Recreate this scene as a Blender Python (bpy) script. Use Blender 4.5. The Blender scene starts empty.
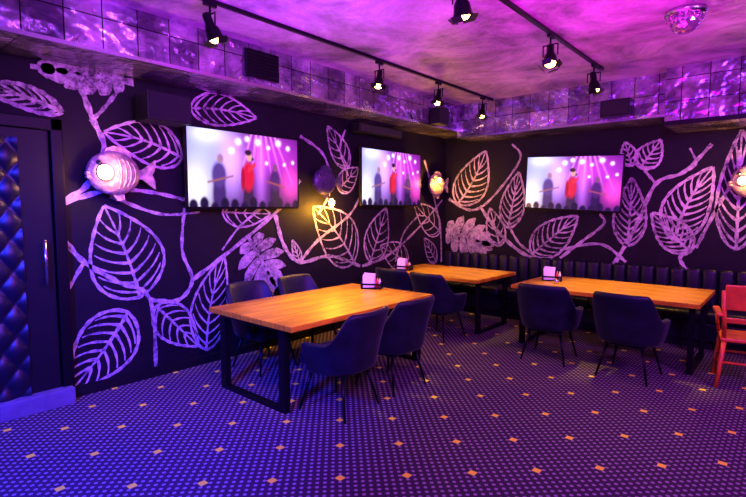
import bpy, bmesh, math, random
from mathutils import Vector, Matrix, Euler
random.seed(4)
S = bpy.context.scene
COL = S.collection
S.view_settings.view_transform = 'Standard'

# ------------------------------------------------------------ room measures
XL, YB, XR, YF = -4.79, 7.48, 2.6, -2.2
HC = 3.30
CAM_H, F_PX, PITCH, YAW = 1.68, 490.0, math.radians(4.72), math.radians(41.0)

# ------------------------------------------------------------ materials
def new_mat(name):
    m = bpy.data.materials.new(name); m.use_nodes = True
    nt = m.node_tree
    return m, nt, nt.nodes['Principled BSDF']
def N(nt, t, **kw):
    n = nt.nodes.new(t)
    for k, v in kw.items(): setattr(n, k, v)
    return n
def simple(name, col, rough=.5, metal=0, emit=None, es=0, noise=0, nscale=20, bump=0, sheen=0, spec=.5):
    m, nt, b = new_mat(name)
    b.inputs['Base Color'].default_value = (*col, 1)
    b.inputs['Roughness'].default_value = rough
    b.inputs['Metallic'].default_value = metal
    b.inputs['Specular IOR Level'].default_value = spec
    if emit:
        b.inputs['Emission Color'].default_value = (*emit, 1)
        b.inputs['Emission Strength'].default_value = es
    if sheen:
        b.inputs['Sheen Weight'].default_value = sheen
        b.inputs['Sheen Roughness'].default_value = .35
    if noise or bump:
        tc = N(nt, 'ShaderNodeTexCoord'); no = N(nt, 'ShaderNodeTexNoise')
        no.inputs['Scale'].default_value = nscale; no.inputs['Detail'].default_value = 6
        nt.links.new(tc.outputs['Object'], no.inputs['Vector'])
        if noise:
            r = N(nt, 'ShaderNodeValToRGB')
            r.color_ramp.elements[0].position = .3; r.color_ramp.elements[1].position = .7
            r.color_ramp.elements[0].color = (*[c*(1-noise) for c in col], 1)
            r.color_ramp.elements[1].color = (*[min(1, c*(1+noise)) for c in col], 1)
            nt.links.new(no.outputs['Fac'], r.inputs['Fac']); nt.links.new(r.outputs['Color'], b.inputs['Base Color'])
        if bump:
            bp = N(nt, 'ShaderNodeBump'); bp.inputs['Strength'].default_value = bump; bp.inputs['Distance'].default_value = .02
            nt.links.new(no.outputs['Fac'], bp.inputs['Height']); nt.links.new(bp.outputs['Normal'], b.inputs['Normal'])
    return m

M_wall = simple('dark_wall_paint', (.006, .005, .009), .6, noise=.3, nscale=5, bump=.15, spec=.2)
M_wall2 = simple('rear_wall_paint', (.05, .035, .06), .7, noise=.2, nscale=3)
M_velvet = simple('navy_velvet', (.005, .008, .020), .5, noise=.5, nscale=7, sheen=.10, spec=.35, bump=.1)
M_black = simple('black_metal', (.006, .006, .008), .4, .5, spec=.3)
M_blackp = simple('black_plastic', (.005, .005, .007), .5, spec=.25)
M_leather = simple('black_leather', (.005, .006, .014), .38, noise=.2, nscale=14, spec=.4)
M_steel = simple('brushed_steel', (.6, .6, .62), .25, 1)
M_redwood = simple('red_stained_wood', (.80, .13, .02), .45, noise=.3, nscale=8)
M_white = simple('paper_napkin', (.9, .88, .9), .8)
M_redpl = simple('ketchup_red', (.7, .03, .02), .35)
M_yelpl = simple('mustard_yellow', (.8, .5, .04), .35)
M_ceram = simple('fish_ceramic', (.42, .30, .30), .3, .25, noise=.5, nscale=18, bump=.7)
M_ceram_shade = simple('fish_ceramic_shaded', (.06, .04, .10), .35, .3, noise=.35, nscale=18, bump=.6)  # same ceramic, backlit shade put into a darker colour
M_bulbw = simple('bulb_warm', (1, .7, .3), .3, emit=(1, .55, .11), es=20)
M_bulbp = simple('bulb_peach', (1, .8, .7), .3, emit=(1, .60, .24), es=16)
M_mesh = simple('speaker_grille', (.012, .012, .016), .7, nscale=300, bump=.8)
M_sill = simple('stone_threshold', (.14, .12, .18), .6, noise=.2, nscale=10)

# ceiling concrete
M_ceil, nt, b = new_mat('raw_concrete_ceiling')
tc = N(nt, 'ShaderNodeTexCoord')
n1 = N(nt, 'ShaderNodeTexNoise'); n1.inputs['Scale'].default_value = 1.0; n1.inputs['Detail'].default_value = 11; n1.inputs['Roughness'].default_value = .72
n1.inputs['Distortion'].default_value = .5
nt.links.new(tc.outputs['Object'], n1.inputs['Vector'])
r = N(nt, 'ShaderNodeValToRGB')
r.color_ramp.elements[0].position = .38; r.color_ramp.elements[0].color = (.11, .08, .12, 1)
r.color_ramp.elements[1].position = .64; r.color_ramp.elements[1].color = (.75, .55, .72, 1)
nt.links.new(n1.outputs['Fac'], r.inputs['Fac']); nt.links.new(r.outputs['Color'], b.inputs['Base Color'])
n2 = N(nt, 'ShaderNodeTexNoise'); n2.inputs['Scale'].default_value = 5; n2.inputs['Detail'].default_value = 9
nt.links.new(tc.outputs['Object'], n2.inputs['Vector'])
bp = N(nt, 'ShaderNodeBump'); bp.inputs['Strength'].default_value = .8; bp.inputs['Distance'].default_value = .05
nt.links.new(n2.outputs['Fac'], bp.inputs['Height']); nt.links.new(bp.outputs['Normal'], b.inputs['Normal'])
b.inputs['Roughness'].default_value = .42

# foil-tile duct
M_foil, nt, b = new_mat('foil_duct_tiles')
uvn = N(nt, 'ShaderNodeUVMap'); br = N(nt, 'ShaderNodeTexBrick')
br.offset = 0.0; br.inputs['Scale'].default_value = 1
br.inputs['Brick Width'].default_value = .27; br.inputs['Row Height'].default_value = .26
br.inputs['Mortar Size'].default_value = .005; br.inputs['Mortar Smooth'].default_value = .2
br.inputs['Color1'].default_value = (.42, .36, .48, 1); br.inputs['Color2'].default_value = (.92, .86, .98, 1)
br.inputs['Mortar'].default_value = (.02, .016, .025, 1)
nt.links.new(uvn.outputs['UV'], br.inputs['Vector'])
n3 = N(nt, 'ShaderNodeTexNoise'); n3.inputs['Scale'].default_value = 2.2; n3.inputs['Detail'].default_value = 6; n3.inputs['Roughness'].default_value = .6
nt.links.new(uvn.outputs['UV'], n3.inputs['Vector'])
r3 = N(nt, 'ShaderNodeValToRGB'); r3.color_ramp.elements[0].position = .42; r3.color_ramp.elements[0].color = (.28, .26, .32, 1)
r3.color_ramp.elements[1].position = .60
nt.links.new(n3.outputs['Fac'], r3.inputs['Fac'])
mx = N(nt, 'ShaderNodeMix', data_type='RGBA', blend_type='MULTIPLY'); mx.inputs['Factor'].default_value = 1
nt.links.new(br.outputs['Color'], mx.inputs['A']); nt.links.new(r3.outputs['Color'], mx.inputs['B'])
nt.links.new(mx.outputs['Result'], b.inputs['Base Color'])
n2 = N(nt, 'ShaderNodeTexNoise'); n2.inputs['Scale'].default_value = 5; n2.inputs['Detail'].default_value = 2
nt.links.new(uvn.outputs['UV'], n2.inputs['Vector'])
bp = N(nt, 'ShaderNodeBump'); bp.inputs['Strength'].default_value = .9; bp.inputs['Distance'].default_value = .06
nt.links.new(n2.outputs['Fac'], bp.inputs['Height']); nt.links.new(bp.outputs['Normal'], b.inputs['Normal'])
b.inputs['Metallic'].default_value = .8; b.inputs['Roughness'].default_value = .24

# carpet
M_carpet, nt, b = new_mat('dotted_carpet')
geo = N(nt, 'ShaderNodeNewGeometry')
def vm(op, a, bv=None):
    n = N(nt, 'ShaderNodeVectorMath', operation=op)
    nt.links.new(a, n.inputs[0])
    if bv is not None: n.inputs[1].default_value = bv
    return n
def mm(op, a, bval):
    n = N(nt, 'ShaderNodeMath', operation=op)
    nt.links.new(a, n.inputs[0])
    if isinstance(bval, (int, float)): n.inputs[1].default_value = bval
    else: nt.links.new(bval, n.inputs[1])
    return n
def cell(period, off):
    a = vm('ADD', geo.outputs['Position'], (off[0]+50*period, off[1]+50*period, 0))
    s = vm('MULTIPLY', a.outputs[0], (1/period, 1/period, 0))
    f = vm('FRACTION', s.outputs[0]); c = vm('SUBTRACT', f.outputs[0], (.5, .5, 0))
    return c
def dots(period, off, rad):
    c = cell(period, off); l = vm('LENGTH', c.outputs[0])
    return mm('LESS_THAN', l.outputs['Value'], rad)
def squares(period, off, half):
    c = cell(period, off); a = vm('ABSOLUTE', c.outputs[0])
    sp = N(nt, 'ShaderNodeSeparateXYZ'); nt.links.new(a.outputs[0], sp.inputs[0])
    mx = mm('MAXIMUM', sp.outputs[0], sp.outputs[1])
    return mm('LESS_THAN', mx.outputs[0], half)
P = .066
d1 = dots(P, (0, 0), .18); d2 = dots(P, (P/2, P/2), .18)
dd = mm('MAXIMUM', d1.outputs[0], d2.outputs[0])
PY = P*9
s1 = squares(PY, (0, 0), .042); s2 = squares(PY, (PY/2, PY/2), .042)
ss = mm('MAXIMUM', s1.outputs[0], s2.outputs[0])
mix1 = N(nt, 'ShaderNodeMix', data_type='RGBA')
mix1.inputs['A'].default_value = (.040, .024, .040, 1); mix1.inputs['B'].default_value = (.30, .25, .27, 1)
nt.links.new(dd.outputs[0], mix1.inputs['Factor'])
mix2 = N(nt, 'ShaderNodeMix', data_type='RGBA'); mix2.inputs['B'].default_value = (1, 1.0, .05, 1)
nt.links.new(ss.outputs[0], mix2.inputs['Factor']); nt.links.new(mix1.outputs['Result'], mix2.inputs['A'])
nt.links.new(mix2.outputs['Result'], b.inputs['Base Color']); b.inputs['Roughness'].default_value = .85
b.inputs['Specular IOR Level'].default_value = .2

# table wood
M_wood, nt, b = new_mat('oak_tabletop')
tc = N(nt, 'ShaderNodeTexCoord'); mp = N(nt, 'ShaderNodeMapping'); mp.inputs['Scale'].default_value = (9, .8, 3)
nt.links.new(tc.outputs['Object'], mp.inputs['Vector'])
n1 = N(nt, 'ShaderNodeTexNoise'); n1.inputs['Scale'].default_value = 2; n1.inputs['Detail'].default_value = 8; n1.inputs['Distortion'].default_value = 1.2
nt.links.new(mp.outputs[0], n1.inputs['Vector'])
r = N(nt, 'ShaderNodeValToRGB')
r.color_ramp.elements[0].position = .3; r.color_ramp.elements[0].color = (.34, .15, .006, 1)
r.color_ramp.elements[1].position = .7; r.color_ramp.elements[1].color = (.90, .50, .015, 1)
nt.links.new(n1.outputs['Fac'], r.inputs['Fac']); nt.links.new(r.outputs['Color'], b.inputs['Base Color'])
b.inputs['Roughness'].default_value = .4; b.inputs['Specular IOR Level'].default_value = .3

# mural paint
M_paint, nt, b = new_mat('silver_mural_paint')
geo = N(nt, 'ShaderNodeNewGeometry')
n1 = N(nt, 'ShaderNodeTexNoise'); n1.inputs['Scale'].default_value = 20; n1.inputs['Detail'].default_value = 9; n1.inputs['Roughness'].default_value = .75
nt.links.new(geo.outputs['Position'], n1.inputs['Vector'])
n4 = N(nt, 'ShaderNodeTexNoise'); n4.inputs['Scale'].default_value = 2.2; n4.inputs['Detail'].default_value = 3
nt.links.new(geo.outputs['Position'], n4.inputs['Vector'])
ad = mm('MULTIPLY_ADD', n4.outputs['Fac'], .5); ad.inputs[2].default_value = -.25
a2 = mm('ADD', n1.outputs['Fac'], ad.outputs[0])
r = N(nt, 'ShaderNodeValToRGB')
r.color_ramp.elements[0].position = .34; r.color_ramp.elements[0].color = (.05, .035, .055, 1)
r.color_ramp.elements[1].position = .60; r.color_ramp.elements[1].color = (.66, .56, .60, 1)
nt.links.new(a2.outputs[0], r.inputs['Fac']); nt.links.new(r.outputs['Color'], b.inputs['Base Color'])
b.inputs['Roughness'].default_value = .5; b.inputs['Metallic'].default_value = .1

# tv screen (colour attribute)
M_screen, nt, b = new_mat('tv_screen_picture')
at = N(nt, 'ShaderNodeAttribute'); at.attribute_name = 'pic'
b.inputs['Base Color'].default_value = (0, 0, 0, 1); b.inputs['Roughness'].default_value = .25
nt.links.new(at.outputs['Color'], b.inputs['Emission Color']); b.inputs['Emission Strength'].default_value = 1.75

# ------------------------------------------------------------ mesh helpers
def empty(name, loc=(0, 0, 0), rot=(0, 0, 0)):
    e = bpy.data.objects.new(name, None); e.location = loc; e.rotation_euler = rot
    e.empty_display_size = .1
    COL.objects.link(e); return e
def link(name, me, mat=None, parent=None, loc=(0, 0, 0), rot=(0, 0, 0), smooth=False):
    o = bpy.data.objects.new(name, me); COL.objects.link(o)
    if mat and not me.materials: me.materials.append(mat)
    o.location = loc; o.rotation_euler = rot
    if parent: o.parent = parent
    if smooth:
        for p in me.polygons: p.use_smooth = True
    return o
def from_bm(bm, name):
    me = bpy.data.meshes.new(name); bm.to_mesh(me); bm.free(); return me
def box(name, size, loc, mat, parent=None, bevel=0, rot=(0, 0, 0), seg=2, smooth=False):
    bm = bmesh.new(); bmesh.ops.create_cube(bm, size=1)
    bmesh.ops.scale(bm, vec=size, verts=bm.verts)
    if bevel:
        bmesh.ops.bevel(bm, geom=bm.edges[:], offset=bevel, segments=seg, affect='EDGES', profile=.5)
    return link(name, from_bm(bm, name), mat, parent, loc, rot, smooth)
def rod(name, p0, p1, r0, r1, mat, parent=None, seg=14):
    p0, p1 = Vector(p0), Vector(p1); d = p1-p0
    bm = bmesh.new()
    bmesh.ops.create_cone(bm, cap_ends=True, segments=seg, radius1=r0, radius2=r1, depth=d.length)
    q = Vector((0, 0, 1)).rotation_difference(d.normalized())
    bmesh.ops.transform(bm, matrix=Matrix.Translation((p0+p1)/2) @ q.to_matrix().to_4x4(), verts=bm.verts)
    return link(name, from_bm(bm, name), mat, parent, smooth=True)
def ball(name, r, loc, mat, parent=None, scale=(1, 1, 1), sub=3, smooth=True, rot=(0, 0, 0)):
    bm = bmesh.new(); bmesh.ops.create_icosphere(bm, subdivisions=sub, radius=r)
    bmesh.ops.scale(bm, vec=scale, verts=bm.verts)
    return link(name, from_bm(bm, name), mat, parent, loc, rot, smooth)
def lathe(name, prof, mat, parent=None, seg=28, loc=(0, 0, 0), rot=(0, 0, 0)):
    bm = bmesh.new(); rings = []
    for rr, z in prof:
        rings.append([bm.verts.new((rr*math.cos(2*math.pi*i/seg), rr*math.sin(2*math.pi*i/seg), z)) for i in range(seg)])
    for a, c in zip(rings, rings[1:]):
        for i in range(seg):
            j = (i+1) % seg
            bm.faces.new((a[i], a[j], c[j], c[i]))
    return link(name, from_bm(bm, name), mat, parent, loc, rot, True)
def prism(name, pts, thick, mat, parent=None, loc=(0, 0, 0), rot=(0, 0, 0)):
    """polygon in local XZ plane extruded along Y"""
    bm = bmesh.new()
    a = [bm.verts.new((x, -thick/2, z)) for x, z in pts]; c = [bm.verts.new((x, thick/2, z)) for x, z in pts]
    bm.faces.new(a); bm.faces.new(c[::-1]); n = len(pts)
    for i in range(n):
        j = (i+1) % n; bm.faces.new((a[j], a[i], c[i], c[j]))
    bmesh.ops.recalc_face_normals(bm, faces=bm.faces)
    return link(name, from_bm(bm, name), mat, parent, loc, rot)
def uvbox(name, lo, hi, mat, parent=None):
    """axis box in world metres with metre-scaled UVs"""
    o = box(name, [h-l for l, h in zip(lo, hi)], [(l+h)/2 for l, h in zip(lo, hi)], mat, parent)
    me = o.data; uv = me.uv_layers.new(name='UVMap')
    c = Vector([(l+h)/2 for l, h in zip(lo, hi)])
    for p in me.polygons:
        n = p.normal
        for li in p.loop_indices:
            w = me.vertices[me.loops[li].vertex_index].co + c
            if abs(n.x) > .5: uv.data[li].uv = (w.y+20, w.z-lo[2])
            elif abs(n.y) > .5: uv.data[li].uv = (w.x+20, w.z-lo[2])
            else: uv.data[li].uv = (w.x+20, w.y+20)
    return o

# ------------------------------------------------------------ shell
T = .15
box('floor', (XR-XL+2*T, YB-YF+2*T, T), ((XR+XL)/2, (YB+YF)/2, -T/2), M_carpet)
box('ceiling', (XR-XL+2*T, YB-YF+2*T, T), ((XR+XL)/2, (YB+YF)/2, HC+T/2), M_ceil)
box('wall_left', (T, YB-YF, HC), (XL-T/2, (YB+YF)/2, HC/2), M_wall)
box('wall_back', (XR-XL+2*T, T, HC), ((XR+XL)/2, YB+T/2, HC/2), M_wall)
box('wall_right', (T, YB-YF, HC), (XR+T/2, (YB+YF)/2, HC/2), M_wall2)
box('wall_front', (XR-XL+2*T, T, HC), ((XR+XL)/2, YF-T/2, HC/2), M_wall2)
box('baseboard_left', (.02, YB-1.45, .09), (XL+.01, (YB+1.45)/2, .045), M_blackp)
box('baseboard_back', (XR-XL, .02, .09), ((XR+XL)/2, YB-.01, .045), M_blackp)
uvbox('trim_1', (XL, YF, 2.90), (XL+.60, YB, HC), M_foil)
uvbox('trim_2', (XL+.60, YB-.62, 2.79), (-1.26, YB, HC), M_foil)
uvbox('trim_3', (-1.26, 6.66, 2.65), (XR, YB, HC), M_foil)
# angle strips along the duct edges
box('trim_4', (.03, YB-YF-.62, .03), (XL+.60, (YB-.62+YF)/2, 2.905), M_steel)
box('trim_5', (2.9, .03, .03), (-2.74, YB-.62, 2.795), M_steel)
box('trim_6', (XR+1.26, .03, .05), ((XR-1.26)/2, 6.66, 2.665), M_black)

# ------------------------------------------------------------ door
D = empty('door_1', (XL, 0, 0))
box('stile', (.05, 1.05, 2.30), (.03, .82, 1.17), M_blackp, D, .006)
bm = bmesh.new(); nu, nv = 56, 140; W0, W1, Z0, Z1 = .36, 1.12, .12, 2.24
g = []
for j in range(nv+1):
    row = []
    for i in range(nu+1):
        y = W0+(W1-W0)*i/nu; z = Z0+(Z1-Z0)*j/nv
        a = (y/.19+z/.26)*math.pi/1; c = (y/.19-z/.26)*math.pi/1
        h = .035*math.sqrt(abs(math.sin(a/1)*math.sin(c/1)))
        row.append(bm.verts.new((.06+h, y, z)))
    g.append(row)
for j in range(nv):
    for i in range(nu): bm.faces.new((g[j][i], g[j][i+1], g[j+1][i+1], g[j+1][i]))
link('tufted_panel', from_bm(bm, 'tufted_panel'), M_leather, D, smooth=True)
box('frame_side', (.08, .09, 2.42), (.04, 1.40, 1.21), M_black, D, .008)
box('frame_side', (.08, .09, 2.42), (.04, .25, 1.21), M_black, D, .008)
box('frame_head', (.08, 1.24, .1), (.04, .825, 2.37), M_black, D, .008)
rod('handle_bar', (.13, 1.26, 1.05), (.13, 1.26, 1.42), .013, .013, M_steel, D)
rod('handle_post', (.05, 1.26, 1.09), (.13, 1.26, 1.09), .008, .008, M_steel, D)
rod('handle_post', (.05, 1.26, 1.38), (.13, 1.26, 1.38), .008, .008, M_steel, D)
box('threshold', (.12, 1.2, .14), (.10, .82, .07), M_sill, D, .006)

# ------------------------------------------------------------ murals
cy, sy = math.cos(YAW), math.sin(YAW); cp, sp_ = math.cos(PITCH), math.sin(PITCH)
fwd = Vector((-sy*cp, cy*cp, -sp_)); rgt = Vector((cy, sy, 0)); upv = rgt.cross(fwd)
def survey(px, py, wall):
    """photogrammetry: measured photo point -> (run, height) on the named wall"""
    d = fwd*F_PX + rgt*(px-373) - upv*(py-248.5)
    t = XL/d.x if wall == 'left' else YB/d.y
    p = d*t
    return Vector((p.y if wall == 'left' else p.x, p.z+CAM_H))
def smoothline(pts, n=8):
    out = []
    P_ = [pts[0]]+list(pts)+[pts[-1]]
    for i in range(1, len(P_)-2):
        p0, p1, p2, p3 = P_[i-1], P_[i], P_[i+1], P_[i+2]
        for k in range(n):
            t = k/n
            out.append(.5*((2*p1)+(p2-p0)*t+(2*p0-5*p1+4*p2-p3)*t*t+(3*p1-p0-3*p2+p3)*t**3))
    out.append(pts[-1]); return out
class Mural:
    def __init__(s, wall, edge=None): s.bm = bmesh.new(); s.w = wall; s.k = 0; s.edge = edge
    def v(s, p, lift=0):
        o = .004+lift
        zz = max(.1, p.y); rr = p.x
        if s.w == 'left': rr = min(rr, YB-.02)
        else: rr = max(rr, XL+.02)
        if s.edge is not None: rr = max(s.edge, rr)      # paint stops at the door frame
        return s.bm.verts.new((XL+o, rr, zz) if s.w == 'left' else (rr, YB-o, zz))
    def ribbon(s, pts, w0, w1=None):
        w1 = w0 if w1 is None else w1; s.k = (s.k+1) % 7; L = s.k*.0004
        n = len(pts); prev = None
        for i, p in enumerate(pts):
            d = (pts[min(i+1, n-1)]-pts[max(i-1, 0)])
            if d.length < 1e-6: continue
            d.normalize(); nn = Vector((-d.y, d.x)); w = (w0+(w1-w0)*i/(n-1))/2*(1+.25*math.sin(i*1.7+s.k))
            a, c = s.v(p+nn*w, L), s.v(p-nn*w, L)
            if prev: s.bm.faces.new((prev[0], prev[1], c, a))
            prev = (a, c)
    def branch(s, px, w0=.06, w1=.03):
        s.ribbon(smoothline([survey(x, y, s.w) for x, y in px]), w0, w1)
    def leaf(s, base, tip, wid, bend=0, nv=7, lw=.022):
        """wid = full width / length"""
        lw *= .80; nv = max(4, nv-1)
        B, Tt = survey(*base, s.w), survey(*tip, s.w); d = Tt-B; L = d.length; d.normalize(); n = Vector((-d.y, d.x))
        def mid(t): return B+d*L*t+n*bend*L*math.sin(math.pi*t)
        def hw(t): return wid*L*.5*(math.sin(math.pi*t**.72)**.85 if 0 < t < 1 else 0)
        ts = [i/28 for i in range(29)]
        s.ribbon([mid(t) for t in ts], lw*1.4, lw*.6)
        for sg in (1, -1):
            s.ribbon([mid(t)+n*sg*hw(t) for t in ts], lw*1.3)
            for k in range(nv):
                t0 = .06+.74*k/nv; t1 = min(.95, t0+.20)
                a, e = mid(t0), mid(t1)+n*sg*hw(t1)*.88
                c = mid(t0+.07)+n*sg*hw(t1)*.62
                pl = [a*(1-q)**2+c*2*q*(1-q)+e*q*q for q in [i/7 for i in range(8)]]
                s.ribbon(pl, lw*1.2, lw*.45)
    def monstera(s, base, tip, wid):
        """split-leaf: finger lobes curving off a midrib, dark slits and holes between them"""
        B, Tt = survey(*base, s.w), survey(*tip, s.w); d = Tt-B; L = d.length; d.normalize(); n = Vector((-d.y, d.x))
        s.ribbon([B-d*L*.2, B, B+d*L*.5, Tt], .09*L, .05*L)
        prof = [.62, .92, 1.0, .88, .64, .40]; nl = len(prof)
        for sg in (1, -1):
            for k in range(nl):
                t0 = .02+.86*k/nl
                le = wid*L*.5*prof[k]
                ang = math.radians(112-17*k)          # lobes sweep from backwards to forwards
                dirv = d*math.cos(ang)+n*sg*math.sin(ang); w = L*.165
                A = B+d*L*t0
                pl = [A+dirv*le*q+d*L*.10*q*q for q in [i/8 for i in range(9)]]
                prev = None
                for i, p in enumerate(pl):
                    q = i/8; hwid = w*.5*(.50+.62*math.sin(math.pi*min(1, q*.80+.05)))*(1 if q < .85 else .62)
                    if i == 8: hwid *= .35
                    dd_ = (pl[min(8, i+1)]-pl[max(0, i-1)]).normalized(); nn = Vector((-dd_.y, dd_.x))
                    a, c = s.v(p+nn*hwid, .0035+.0003*k), s.v(p-nn*hwid, .0035+.0003*k)
                    if prev: s.bm.faces.new((prev[0], prev[1], c, a))
                    prev = (a, c)
    def finish(s, name):
        bmesh.ops.recalc_face_normals(s.bm, faces=s.bm.faces)
        return link(name, from_bm(s.bm, name), M_paint)
m = Mural('left', 1.46)
m.leaf((140, 297), (104, 206), .74, -.03, 8, .028)
m.leaf((128, 312), (70, 392), .66, .03, 8, .030)
m.leaf((156, 306), (198, 346), .55, .0, 6, .026)
m.leaf((206, 350), (224, 256), .42, .05, 8, .024)
m.leaf((182, 158), (104, 132), .55, -.06, 7, .026)
m.leaf((190, 108), (256, 118), .42, .04, 7, .024)
m.leaf((222, 212), (270, 214), .5, .0, 5, .022)
m.leaf((354, 262), (313, 207), .62, -.05, 7, .028)
m.leaf((348, 168), (327, 126), .5, 0, 5, .026)
m.leaf((370, 262), (386, 208), .6, 0, 6, .028)
m.leaf((338, 190), (358, 168), .6, 0, 5, .022)
m.leaf((408, 262), (380, 246), .55, 0, 5, .022)
m.leaf((440, 232), (414, 204), .5, 0, 5, .024)
m.leaf((436, 262), (424, 238), .5, 0, 4, .022)
m.leaf((300, 262), (292, 240), .4, 0, 4, .020)
m.monstera((252, 244), (276, 288), 1.05)
m.branch([(80, 86), (92, 118), (104, 150), (86, 186), (58, 203)], .05, .045)
m.branch([(120, 88), (104, 108), (90, 122)], .035, .03)
m.branch([(62, 203), (110, 190), (150, 192), (186, 200)], .045, .03)
m.branch([(110, 196), (160, 214), (200, 212)], .035, .02)
m.branch([(64, 240), (84, 262), (118, 282), (150, 300), (156, 376)], .045, .035)
m.branch([(84, 262), (68, 290), (68, 300)], .035, .02)
m.branch([(184, 208), (182, 250), (192, 280), (178, 300), (150, 300)], .03, .045)
m.branch([(192, 280), (236, 246), (280, 208), (300, 180)], .045, .04)
m.branch([(275, 215), (284, 246), (300, 262), (330, 256), (360, 266)], .055, .04)
m.branch([(262, 208), (240, 226), (222, 250)], .03, .02)
m.branch([(300, 262), (318, 240), (350, 214), (362, 190)], .045, .03)
m.branch([(300, 136), (324, 156), (330, 190), (318, 214)], .04, .03)
m.branch([(345, 130), (340, 150), (348, 176)], .03, .03)
m.branch([(362, 266), (390, 254), (420, 226), (442, 200)], .045, .03)
m.branch([(395, 262), (404, 232), (420, 214)], .035, .03)
m.branch([(424, 160), (432, 190), (440, 230), (441, 262)], .045, .045)
m.finish('leaf_mural')
m = Mural('left')
m.leaf((62, 112), (-30, 84), .30, -.05, 7, .03)
m.monstera((118, 80), (30, 66), .50)
m.finish('leaf_mural')
m = Mural('back')
m.leaf((458, 204), (486, 151), .60, -.05, 8, .034)
m.leaf((640, 168), (661, 140), .75, .0, 6, .030)
m.leaf((632, 166), (625, 142), .6, .0, 5, .026)
m.leaf((674, 240), (713, 167), .52, .06, 9, .036)
m.leaf((690, 252), (652, 213), .55, .0, 8, .034)
m.leaf((532, 254), (578, 216), .55, .0, 8, .034)
m.leaf((508, 228), (519, 172), .45, .0, 8, .032)
m.leaf((500, 246), (490, 208), .5, .0, 5, .030)
m.leaf((628, 246), (632, 178), .44, .0, 9, .032)
m.leaf((736, 250), (742, 130), .3, .0, 9, .034)
m.monstera((450, 232), (494, 246), .85)
m.branch([(449, 199), (470, 210), (490, 200), (520, 160), (512, 144)], .045, .03)
m.branch([(480, 206), (500, 234), (528, 256), (560, 262), (600, 268)], .055, .055)
m.branch([(560, 258), (584, 240), (604, 224), (600, 214)], .045, .035)
m.branch([(560, 250), (600, 244), (626, 262)], .035, .045)
m.branch([(612, 268), (636, 226), (656, 184), (684, 172), (712, 144)], .055, .04)
m.branch([(640, 216), (624, 196), (622, 176)], .035, .03)
m.branch([(656, 184), (646, 172), (640, 166)], .035, .03)
m.branch([(684, 172), (696, 164), (690, 148)], .03, .02)
m.branch([(690, 252), (680, 258), (688, 272)], .045, .04)
m.branch([(696, 248), (716, 210), (734, 178), (740, 150)], .04, .035)
m.branch([(510, 228), (520, 244), (534, 254)], .035, .04)
m.finish('leaf_mural')

# ------------------------------------------------------------ televisions
def screen_col(u, v):
    def gz(cx, cy_, sx, sy_): return math.exp(-((u-cx)/sx)**2-((v-cy_)/sy_)**2)
    c = Vector((.04, .005, .12))
    c += Vector((.30, .34, .85))*gz(.12, .72, .22, .34)
    c += Vector((.85, .80, 1.0))*gz(.05, .22, .14, .30)*.95
    c += Vector((.75, .75, 1.0))*gz(.16, .95, .14, .12)*.7
    c += Vector((.60, .26, 1.0))*gz(.36, .58, .10, .40)*.9
    c += Vector((.40, .02, .42))*gz(.74, .74, .28, .30)
    c += Vector((.85, .05, .38))*gz(.93, .34, .10, .22)*.9
    c += Vector((.60, .15, .9))*gz(.62, .50, .05, .5)*.6
    for cx, cy_, s in ((.42, .88, .022), (.5, .93, .018), (.60, .90, .022), (.70, .84, .014), (.80, .92, .022), (.90, .86, .016), (.36, .75, .02), (.86, .62, .012), (.95, .66, .012), (.68, .62, .012)):
        c += Vector((1, .8, 1))*gz(cx, cy_, s, s*1.7)*1.4
    # light beams of the stage rig
    for k in range(6):
        xx = .45+.09*k; c += Vector((.7, .25, .9))*math.exp(-((u-xx-(v-.5)*(.18-.09*k))/.010)**2)*max(0, v-.30)*.9
    def cover(f, col):
        nonlocal c
        f = max(0, min(1, f)); c = c*(1-f)+Vector(col)*f
    def ell(cx, cy_, a, b_, soft=.4):
        q = math.sqrt(((u-cx)/a)**2+((v-cy_)/b_)**2); return (1-q)/soft+.5
    # guitarist
    cover(ell(.25, .16, .055, .30), (.04, .015, .12)); cover(ell(.25, .42, .06, .17), (.07, .03, .20)); cover(ell(.262, .635, .026, .06), (.30, .14, .25))
    if .15 < u < .37: cover(1.1-abs((v-.36)-.45*(u-.25))/.022, (.25, .08, .10))
    # singer: trousers, jacket, arm raised to microphone, face and hair
    cover(ell(.485, .06, .028, .26), (.03, .01, .05)); cover(ell(.525, .06, .026, .26), (.03, .01, .05))
    cover(ell(.505, .42, .055, .20), (.50, .006, .04)); cover(ell(.455, .38, .018, .17), (.30, .003, .03))
    if .50 < u < .57 and .44 < v < .68: cover(1.3-abs((v-.55)-1.3*(u-.54))/.045, (.55, .02, .05))
    cover(ell(.515, .69, .025, .062), (.60, .27, .25)); cover(ell(.507, .745, .030, .040), (.02, .005, .02)); cover(ell(.548, .66, .010, .022), (.02, .02, .02))
    # bassist
    cover(ell(.76, .16, .045, .26), (.015, .004, .05)); cover(ell(.762, .38, .05, .15), (.05, .01, .12)); cover(ell(.765, .565, .022, .055), (.16, .05, .14))
    if .67 < u < .86: cover(1.1-abs((v-.33)+.4*(u-.76))/.02, (.30, .05, .08))
    for k in range(12):
        cover(ell(.04+k*.085, .01+.04*math.sin(k*2.3), .035, .09), (.008, .004, .03))
    return [max(0, min(1.0, x)) for x in c]
def tv_mesh(w, h):
    bm = bmesh.new(); nu, nv = 160, 90; cl = bm.verts.layers.float_color.new('pic'); g = []
    for j in range(nv+1):
        row = []
        for i in range(nu+1):
            vt = bm.verts.new((w*(i/nu-.5), 0, h*(j/nv-.5))); vt[cl] = (*screen_col(i/nu, j/nv), 1); row.append(vt)
        g.append(row)
    for j in range(nv):
        for i in range(nu): bm.faces.new((g[j][i], g[j][i+1], g[j+1][i+1], g[j+1][i]))
    return from_bm(bm, 'screen')
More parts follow.
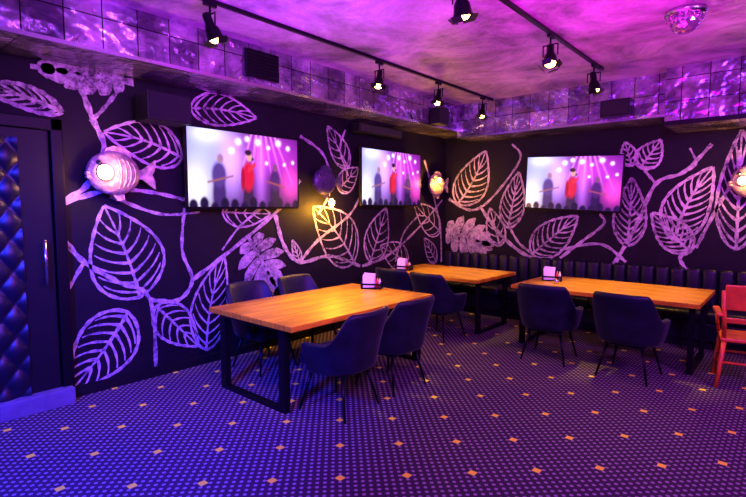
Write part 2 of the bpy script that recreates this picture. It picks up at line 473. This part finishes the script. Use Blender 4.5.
def tv(loc, rot, w=1.45, h=.84, back=.1):
    e = empty('wall_television', loc, rot)
    box('casing', (w, .045, h), (0, 0, 0), M_blackp, e, .008)
    for nm, sz, lc in (('bezel_top', (w, .012, .018), (0, -.026, h/2-.009)), ('bezel_bottom', (w, .012, .024), (0, -.026, -h/2+.012)),
                       ('bezel_left', (.014, .012, h), (-w/2+.007, -.026, 0)), ('bezel_right', (.014, .012, h), (w/2-.007, -.026, 0))):
        box(nm, sz, lc, M_black, e)
    link('screen', tv_mesh(w-.028, h-.042), M_screen, e, (0, -.0245, .003))
    box('mount_plate', (.4, .02, .3), (0, back-.015, 0), M_black, e)
    rod('mount_arm', (-.12, .02, 0), (-.12, back, 0), .02, .02, M_black, e); rod('mount_arm', (.12, .02, 0), (.12, back, 0), .02, .02, M_black, e)
    return e
R90 = math.radians(90)
tv((XL+.13, 3.22, 2.09), (0, 0, R90), back=.12)
tv((XL+.13, 5.79, 2.12), (0, 0, R90), 1.42, .83, back=.12)
tv((-2.53, YB-.16, 2.04), (math.radians(2), math.radians(2.6), 0), 1.38, .80, back=.14)

# ------------------------------------------------------------ dining tables
def table(cx, cy_, lx, ly, fx=.78):
    e = empty('dining_table', (cx, cy_, 0)); n = 4
    if ly >= lx:
        for i in range(n):
            box('plank_%d' % (i+1), (lx/n-.002, ly, .045), (-lx/2+lx/n*(i+.5), 0, .7275), M_wood, e, .003)
        ends = [(0, -ly/2+.06), (0, ly/2-.06)]; ax = 0
    else:
        for i in range(n):
            box('plank_%d' % (i+1), (ly/n-.002, lx, .045), (0, -ly/2+ly/n*(i+.5), .7275), M_wood, e, .003, rot=(0, 0, R90))
        ends = [(-lx/2+.08, 0), (lx/2-.08, 0)]; ax = 1
    h = fx/2
    for ex, ey in ends:
        for s in (-h, h):
            if ax == 0: box('leg', (.08, .06, .66), (ex+s, ey, .37), M_black, e, .004)
            else: box('leg', (.05, .07, .66), (ex, ey+s, .37), M_black, e, .004)
        if ax == 0:
            box('foot_bar', (fx+.07, .06, .04), (ex, ey, .02), M_black, e, .004); box('top_bar', (fx+.07, .05, .03), (ex, ey, .69), M_black, e)
        else:
            box('foot_bar', (.06, fx+.07, .04), (ex, ey, .02), M_black, e, .004); box('top_bar', (.05, fx+.07, .03), (ex, ey, .69), M_black, e)
    if ax == 0: box('beam', (.06, ly-.2, .035), (0, 0, .685), M_black, e)
    else: box('beam', (lx-.2, .06, .035), (0, 0, .685), M_black, e)
    return e
table(-3.55, 3.40, 1.20, 1.96, .86)
table(-3.90, 6.17, 1.62, 1.14)
table(-1.65, 6.15, 1.94, 1.14)

# ------------------------------------------------------------ chairs
def shell_mesh():
    bm = bmesh.new(); nu, nv = 28, 8; g = []
    for j in range(nv+1):
        q = j/nv; row = []
        for i in range(nu+1):
            u = -1+2*i/nu; a = u*math.radians(114)
            au = abs(u); s = min(1, max(0, (au-.42)/.24)); s = s*s*(3-2*s)
            top = .885-.250*s-.03*au*au
            z = .37+(top-.37)*q
            k = .80+.20*q**.7
            rx, ry = .278*k, .285*k
            sx = math.copysign(abs(math.sin(a))**.70, math.sin(a)); sy2 = math.copysign(abs(math.cos(a))**.70, math.cos(a))
            row.append(bm.verts.new((rx*sx, -ry*sy2-.075*q*q*(1-s), z)))
        g.append(row)
    for j in range(nv):
        for i in range(nu): bm.faces.new((g[j][i], g[j+1][i], g[j+1][i+1], g[j][i+1]))
    return from_bm(bm, 'back_shell')
SHELL = shell_mesh(); SHELL.materials.append(M_velvet)
def chair(x, y, rot):
    e = empty('dining_chair', (x, y, 0), (0, 0, math.radians(rot)))
    o = link('back_shell', SHELL, None, e, smooth=True)
    md = o.modifiers.new('s', 'SOLIDIFY'); md.thickness = .055; md.offset = -1
    md = o.modifiers.new('u', 'SUBSURF'); md.levels = 1; md.render_levels = 1
    box('seat_cushion', (.42, .47, .13), (0, .04, .435), M_velvet, e, .045, seg=4, smooth=True)
    box('seat_base', (.38, .40, .05), (0, .0, .355), M_velvet, e, .015)
    for sx in (-1, 1):
        for s2 in (-1, 1):
            rod('leg', (sx*.16, s2*.16, .345), (sx*.235, s2*.24, 0), .017, .010, M_black, e)
    return e
chair(-2.86, 2.86, 90+6); chair(-2.88, 3.57, 90-2)
chair(-4.22, 3.10, -90); chair(-4.24, 3.80, -88)
chair(-3.48, 5.34, -3); chair(-4.14, 5.42, 2)
chair(-2.05, 5.38, 4); chair(-1.22, 5.34, -4)

# red wooden armchair at the right-hand end
e = empty('wooden_armchair', (-.31, 5.80, 0), (0, 0, math.radians(10)))
box('seat', (.46, .44, .035), (0, 0, .45), M_redwood, e, .012)
for sx in (-1, 1):
    rod('back_leg', (sx*.20, -.19, .44), (sx*.25, -.27, 0), .022, .016, M_redwood, e)
    rod('front_leg', (sx*.20, .18, .44), (sx*.24, .22, 0), .022, .016, M_redwood, e)
    rod('back_post', (sx*.20, -.19, .44), (sx*.23, -.27, .92), .020, .018, M_redwood, e)
    rod('arm_post', (sx*.22, .14, .44), (sx*.25, .12, .68), .016, .016, M_redwood, e)
    box('arm_rest', (.055, .44, .028), (sx*.25, -.05, .69), M_redwood, e, .008)
    rod('side_stretcher', (sx*.222, -.22, .22), (sx*.22, .20, .22), .012, .012, M_redwood, e)
box('back_panel', (.44, .025, .24), (0, -.262, .86), M_redwood, e, .010, rot=(.16, 0, 0))
box('lower_rail', (.42, .025, .05), (0, -.225, .64), M_redwood, e, .008, rot=(.16, 0, 0))
rod('front_stretcher', (-.22, .20, .25), (.22, .20, .25), .012, .012, M_redwood, e)
rod('back_stretcher', (-.225, -.23, .24), (.225, -.23, .24), .012, .012, M_redwood, e)

# ------------------------------------------------------------ banquette
e = empty('banquette_sofa', (0, 0, 0)); x0, x1 = -4.74, 1.2; L = x1-x0
box('plinth', (L, .50, .10), ((x0+x1)/2, 7.18, .05), M_blackp, e)
box('seat_base', (L, .56, .22), ((x0+x1)/2, 7.16, .21), M_leather, e, .02)
n = 9
for k in range(n):
    box('seat_cushion', (L/n-.01, .58, .14), (x0+L/n*(k+.5), 7.14, .39), M_leather, e, .04, seg=3, smooth=True)
n = 34
for k in range(n):
    box('back_channel', (L/n-.002, .12, .50), (x0+L/n*(k+.5), 7.395, .67), M_leather, e, .05, seg=4, smooth=True)

# ------------------------------------------------------------ table condiment caddies
def caddy(x, y, rot, z=.75):
    e = empty('napkin_caddy', (x, y, z), (0, 0, rot))
    box('tray', (.24, .13, .015), (0, 0, .0085), M_black, e, .004)
    for sx in (-.115, .115): box('tray_side', (.01, .13, .07), (sx, 0, .05), M_black, e)
    for s2 in (-.06, .06): box('tray_rail', (.24, .008, .02), (0, s2, .055), M_black, e)
    for k in range(6):
        box('napkin', (.13, .007, .14+.02*(k % 3)), (-.035, -.040+.016*k, .088), M_white, e, rot=(.22*(k-2.5)/2.5, .08*(k % 3-1), .1*(k % 2)))
    for lx, ly, mt in ((.062, -.03, M_redpl), (.062, .03, M_yelpl), (.092, 0, M_white)):
        lathe('bottle', [(0, .016), (.016, .016), (.017, .08), (.012, .092), (.007, .10), (.005, .12), (0, .121)], mt, e, 16, (lx, ly, 0))
caddy(-3.70, 4.24, .5); caddy(-4.46, 5.85, .2); caddy(-2.36, 6.22, .3)
e = empty('tea_light_holder', (-2.22, 6.0, .75))
lathe('glass', [(0, .002), (.03, .002), (.035, .05), (.031, .05), (.027, .008), (0, .008)], M_steel, e, 18)

# ------------------------------------------------------------ fish wall lamps
def fish(loc, rotz, s=1.0, mat=M_ceram, bulb=M_bulbp, flip=1, bx=-.11, bz=.0, br=.05):
    e = empty('fish_wall_lamp', loc, (0, 0, rotz)); e.scale = (s, s, s)
    ball('body', 1, (0, 0, 0), mat, e, (.24, .09, .205), 4)
    for k in range(4):
        bm = bmesh.new(); segs = 16; r_ = .10+.035*k
        xs = .02+.035*k
        vs = []
        for i in range(segs+1):
            a = -1.1+2.2*i/segs
            x, z = xs+r_*.35*math.cos(a)-.02, .9*(.185-.018*k)*math.sin(a)
            q = 1-(x/.24)**2-(z/.205)**2
            vs.append(Vector((x, -.09*math.sqrt(max(0, q))-.002, z)))
        for a, c in zip(vs, vs[1:]):
            mt = bmesh.ops.create_cone(bm, cap_ends=True, segments=6, radius1=.006, radius2=.006, depth=(c-a).length*1.1)['verts']
            qq = Vector((0, 0, 1)).rotation_difference((c-a).normalized())
            bmesh.ops.transform(bm, matrix=Matrix.Translation((a+c)/2) @ qq.to_matrix().to_4x4(), verts=mt)
        link('scale_ridge', from_bm(bm, 'scale_ridge'), mat, e, smooth=True)
    prism('tail_fin', [(.19, .03), (.27, .05), (.40, .15), (.385, .04), (.36, .0), (.385, -.05), (.39, -.14), (.27, -.05), (.19, -.03)], .03, mat, e)
    prism('dorsal_fin', [(-.10, .16), (-.06, .23), (.0, .255), (.08, .25), (.15, .21), (.17, .12), (.05, .17)], .025, mat, e)
    prism('belly_fin', [(-.03, -.18), (.02, -.26), (.09, -.25), (.08, -.16)], .025, mat, e)
    ball('eye', .026, (-.15, -.065, .085), M_steel, e); ball('pupil', .013, (-.155, -.088, .087), M_blackp, e)
    ball('lip', .03, (-.235, -.02, -.01), mat, e, (.8, 1, .6)); ball('lip', .03, (-.23, -.02, -.045), mat, e, (.8, 1, .6))
    rod('wall_stem', (0, .05, 0), (0, .125/s, 0), .03, .03, M_black, e)
    if bulb:
        lathe('lamp_collar', [(br*1.1, 0), (br*1.2, .02), (br*1.05, .03)], M_steel, e, 20, (bx, -.075, bz), (R90, 0, 0))
        if bz < -.2: rod('lamp_stem', (bx, -.02, -.18), (bx, -.06, bz+.03), .012, .012, M_black, e)
        ball('bulb', br, (bx, -.09, bz), bulb, e, (1, .7, 1))
    return e
fish((XL+.13, 1.82, 1.99), R90, .95, br=.068)
fish((XL+.13, 4.40, 2.02), R90, .82, M_ceram_shade, M_bulbw, bx=.06, bz=-.33, br=.065)
fish((XL+.13, 6.99, 2.07), R90, .9, M_ceram, M_bulbw, bx=-.05, bz=.08)
fish((-.42, YB-.13, 2.0), 0, 1.0, M_ceram, M_bulbw)

# ------------------------------------------------------------ speakers, vent
def speaker(loc, size, rotz=0, tilt=0):
    e = empty('wall_speaker', loc, (tilt, 0, rotz)); w, d, h = size
    box('cabinet', (w, d, h), (0, 0, 0), M_blackp, e, .008)
    box('grille', (w-.03, .012, h-.03), (0, -d/2-.004, 0), M_mesh, e, .003)
    box('bracket', (.06, .06, .06), (0, d/2+.02, 0), M_black, e)
speaker((XL+.25, 2.24, 2.60), (.42, .26, .26), R90, 0)
speaker((XL+.72, 6.17, 3.02), (.26, .16, .24), R90)
speaker((-1.80, YB-.76, 2.92), (.34, .2, .2), 0)
speaker((XL+.14, 5.45, 2.78), (.95, .16, .12), R90)
e = empty('air_vent', (XL+.60, 3.10, 3.11))
box('frame', (.03, .40, .27), (.016, 0, 0), M_black, e, .004)
for k in range(7): box('louver', (.02, .36, .008), (.035, 0, -.1+.033*k), M_blackp, e, rot=(0, .6, 0))

# ------------------------------------------------------------ track lighting
def track(x, y0, y1):
    e = empty('track_rail', (x, 0, 0))
    box('rail', (.035, y1-y0, .03), (0, (y0+y1)/2, HC-.015), M_black, e, .003)
    box('feed_box', (.045, .12, .034), (0, y1-.05, HC-.018), M_black, e)
track(-3.55, .6, 6.78); track(-1.82, 1.2, 6.12)
def spot(x, y, target, power, size=1.0, cone=75, zdrop=.20, col=(1, .54, .10)):
    piv = Vector((x, y, HC-zdrop)); e = empty('track_spotlight', piv)
    box('adapter', (.032, .11, .03), (0, 0, zdrop-.045), M_black, e, .004)
    rod('stem', (0, 0, zdrop-.05), (0, 0, .075), .009, .009, M_black, e)
    d = (Vector(target)-piv).normalized(); q = Vector((0, 0, -1)).rotation_difference(d)
    h = empty('head', (0, 0, 0)); h.parent = e; h.rotation_euler = q.to_euler(); s = size*1.0
    lathe('can', [(0, .085*s), (.022*s, .085*s), (.03*s, .07*s), (.032*s, .0), (.05*s, -.03*s), (.058*s, -.085*s), (.062*s, -.088*s), (.062*s, -.1*s), (.054*s, -.1*s), (.045*s, -.03*s), (0, -.02*s)], M_black, h)
    rod('yoke', (-.062*s, 0, .08), (-.062*s, 0, -.02), .006, .006, M_black, e); rod('yoke', (.062*s, 0, .08), (.062*s, 0, -.02), .006, .006, M_black, e)
    rod('yoke_top', (-.066*s, 0, .08), (.066*s, 0, .08), .006, .006, M_black, e)
    for k in range(4):   # barn doors
        a = k*R90
        box('barn_door', (.075*s, .004, .045*s), (math.sin(a)*.074*s, -math.cos(a)*.074*s, -.118*s), M_black, h, rot=(math.radians(40), 0, a))
    ball('bulb', .046*s, (0, 0, -.090*s), M_bulbw, h, (1, 1, .75), 2)
    li = bpy.data.lights.new('spot_lamp', 'SPOT'); li.energy = power; li.color = col; li.spot_size = math.radians(cone); li.spot_blend = .6
    li.shadow_soft_size = .03
    lo = bpy.data.objects.new('spot_lamp', li); COL.objects.link(lo); lo.parent = h; lo.location = (0, 0, -.15*s)
spot(-3.55, 2.15, (-3.35, 3.1, .75), 160, 1.1, 42)
spot(-3.55, 4.19, (-3.45, 3.6, .75), 240, 1.0, 42)
spot(-3.55, 5.35, (-3.50, 4.4, 0), 40, 1.0, 50)
spot(-3.55, 6.50, (-3.65, 6.05, .75), 200, 1.0, 44)
spot(-1.82, 3.01, (-1.9, 3.9, 0), 22, 1.1, 60)
spot(-1.82, 4.59, (-1.4, 3.6, 0), 30, 1.1, 55)
spot(-1.82, 5.85, (-1.55, 5.98, .75), 270, 1.1, 54)

# crystal ceiling dome
e = empty('crystal_ceiling_light', (-.80, 4.85, HC))
lathe('base_ring', [(0, -.001), (.15, -.001), (.155, -.03), (.13, -.045), (0, -.045)], M_steel, e)
M_cry = simple('crystal', (.7, .5, .65), .08, .85)
bm = bmesh.new(); bmesh.ops.create_icosphere(bm, subdivisions=3, radius=.115); bmesh.ops.scale(bm, vec=(1, 1, .85), verts=bm.verts)
link('faceted_dome', from_bm(bm, 'faceted_dome'), M_cry, e, (0, 0, -.085))
for k in range(12):
    a = k*math.pi/6
    ball('crystal_bead', .02, (.12*math.cos(a), .12*math.sin(a), -.065), M_cry, e, sub=1, smooth=False)

# ------------------------------------------------------------ lights
def area(name, loc, target, size, power, col, sy2=None):
    li = bpy.data.lights.new(name, 'AREA'); li.energy = power; li.color = col; li.size = size
    if sy2: li.shape = 'RECTANGLE'; li.size_y = sy2
    o = bpy.data.objects.new(name, li); COL.objects.link(o); o.location = loc
    o.rotation_euler = (Vector(target)-Vector(loc)).to_track_quat('-Z', 'Y').to_euler(); return o
def point(name, loc, power, col, r_=.06):
    li = bpy.data.lights.new(name, 'POINT'); li.energy = power; li.color = col; li.shadow_soft_size = r_
    o = bpy.data.objects.new(name, li); COL.objects.link(o); o.location = loc; return o
def flood(name, loc, target, power, col, cone, blend=.8, r_=.2):
    li = bpy.data.lights.new(name, 'SPOT'); li.energy = power; li.color = col; li.spot_size = math.radians(cone); li.spot_blend = blend; li.shadow_soft_size = r_
    o = bpy.data.objects.new(name, li); COL.objects.link(o); o.location = loc
    o.rotation_euler = (Vector(target)-Vector(loc)).to_track_quat('-Z', 'Y').to_euler(); return o
area('magenta_ceiling_fill', (-1.0, 3.8, 2.0), (-1.3, 4.4, 3.3), 1.2, 62, (.80, .008, .66))  # unseen helper aimed up, added to tint the ceiling magenta
area('violet_ceiling_fill', (-2.7, 2.2, 1.9), (-3.0, 3.2, 3.3), 1.0, 62, (.36, .006, 1))  # added violet uplight for the ceiling, no fixture behind it
area('violet_fill', (0.4, .2, 2.95), (-2.4, 5.0, .4), .5, 190, (.30, .045, 1))  # unseen violet fill, added to colour the floor
area('pink_fill', (1.6, 3.6, 2.9), (-2.2, 7.4, 1.7), .6, 125, (.55, .09, 1))  # unseen pink fill added towards the back wall, not a room lamp
flood('blue_flood', (-2.0, -.6, 2.8), (-4.2, 1.1, .0), 3000, (.018, .025, 1), 80)
flood('mural_fill', (-.6, 1.4, 3.0), (-4.79, 3.0, 1.3), 420, (.58, .13, 1), 70)  # unseen fill, added to brighten the left mural
point('fish_glow', (XL+.34, 1.72, 1.98), 17, (1, .40, .20))
point('amber_glow', (XL+.20, 4.48, 1.66), 62, (1, .42, .015), .04)
point('amber_glow', (XL+.30, 6.85, 2.1), 26, (1, .42, .02), .04)
point('amber_glow', (-.48, YB-.34, 2.0), 20, (1, .42, .06), .04)

w = bpy.data.worlds.new('world'); S.world = w; w.use_nodes = True
w.node_tree.nodes['Background'].inputs[0].default_value = (.05, .02, .12, 1); w.node_tree.nodes['Background'].inputs[1].default_value = .3

# ------------------------------------------------------------ camera
cam = bpy.data.cameras.new('camera'); cam.sensor_width = 36; cam.lens = F_PX/746*36; cam.clip_start = .05
co = bpy.data.objects.new('camera', cam); COL.objects.link(co)
co.location = (0, 0, CAM_H); co.rotation_euler = (math.pi/2-PITCH, 0, YAW)
S.camera = co
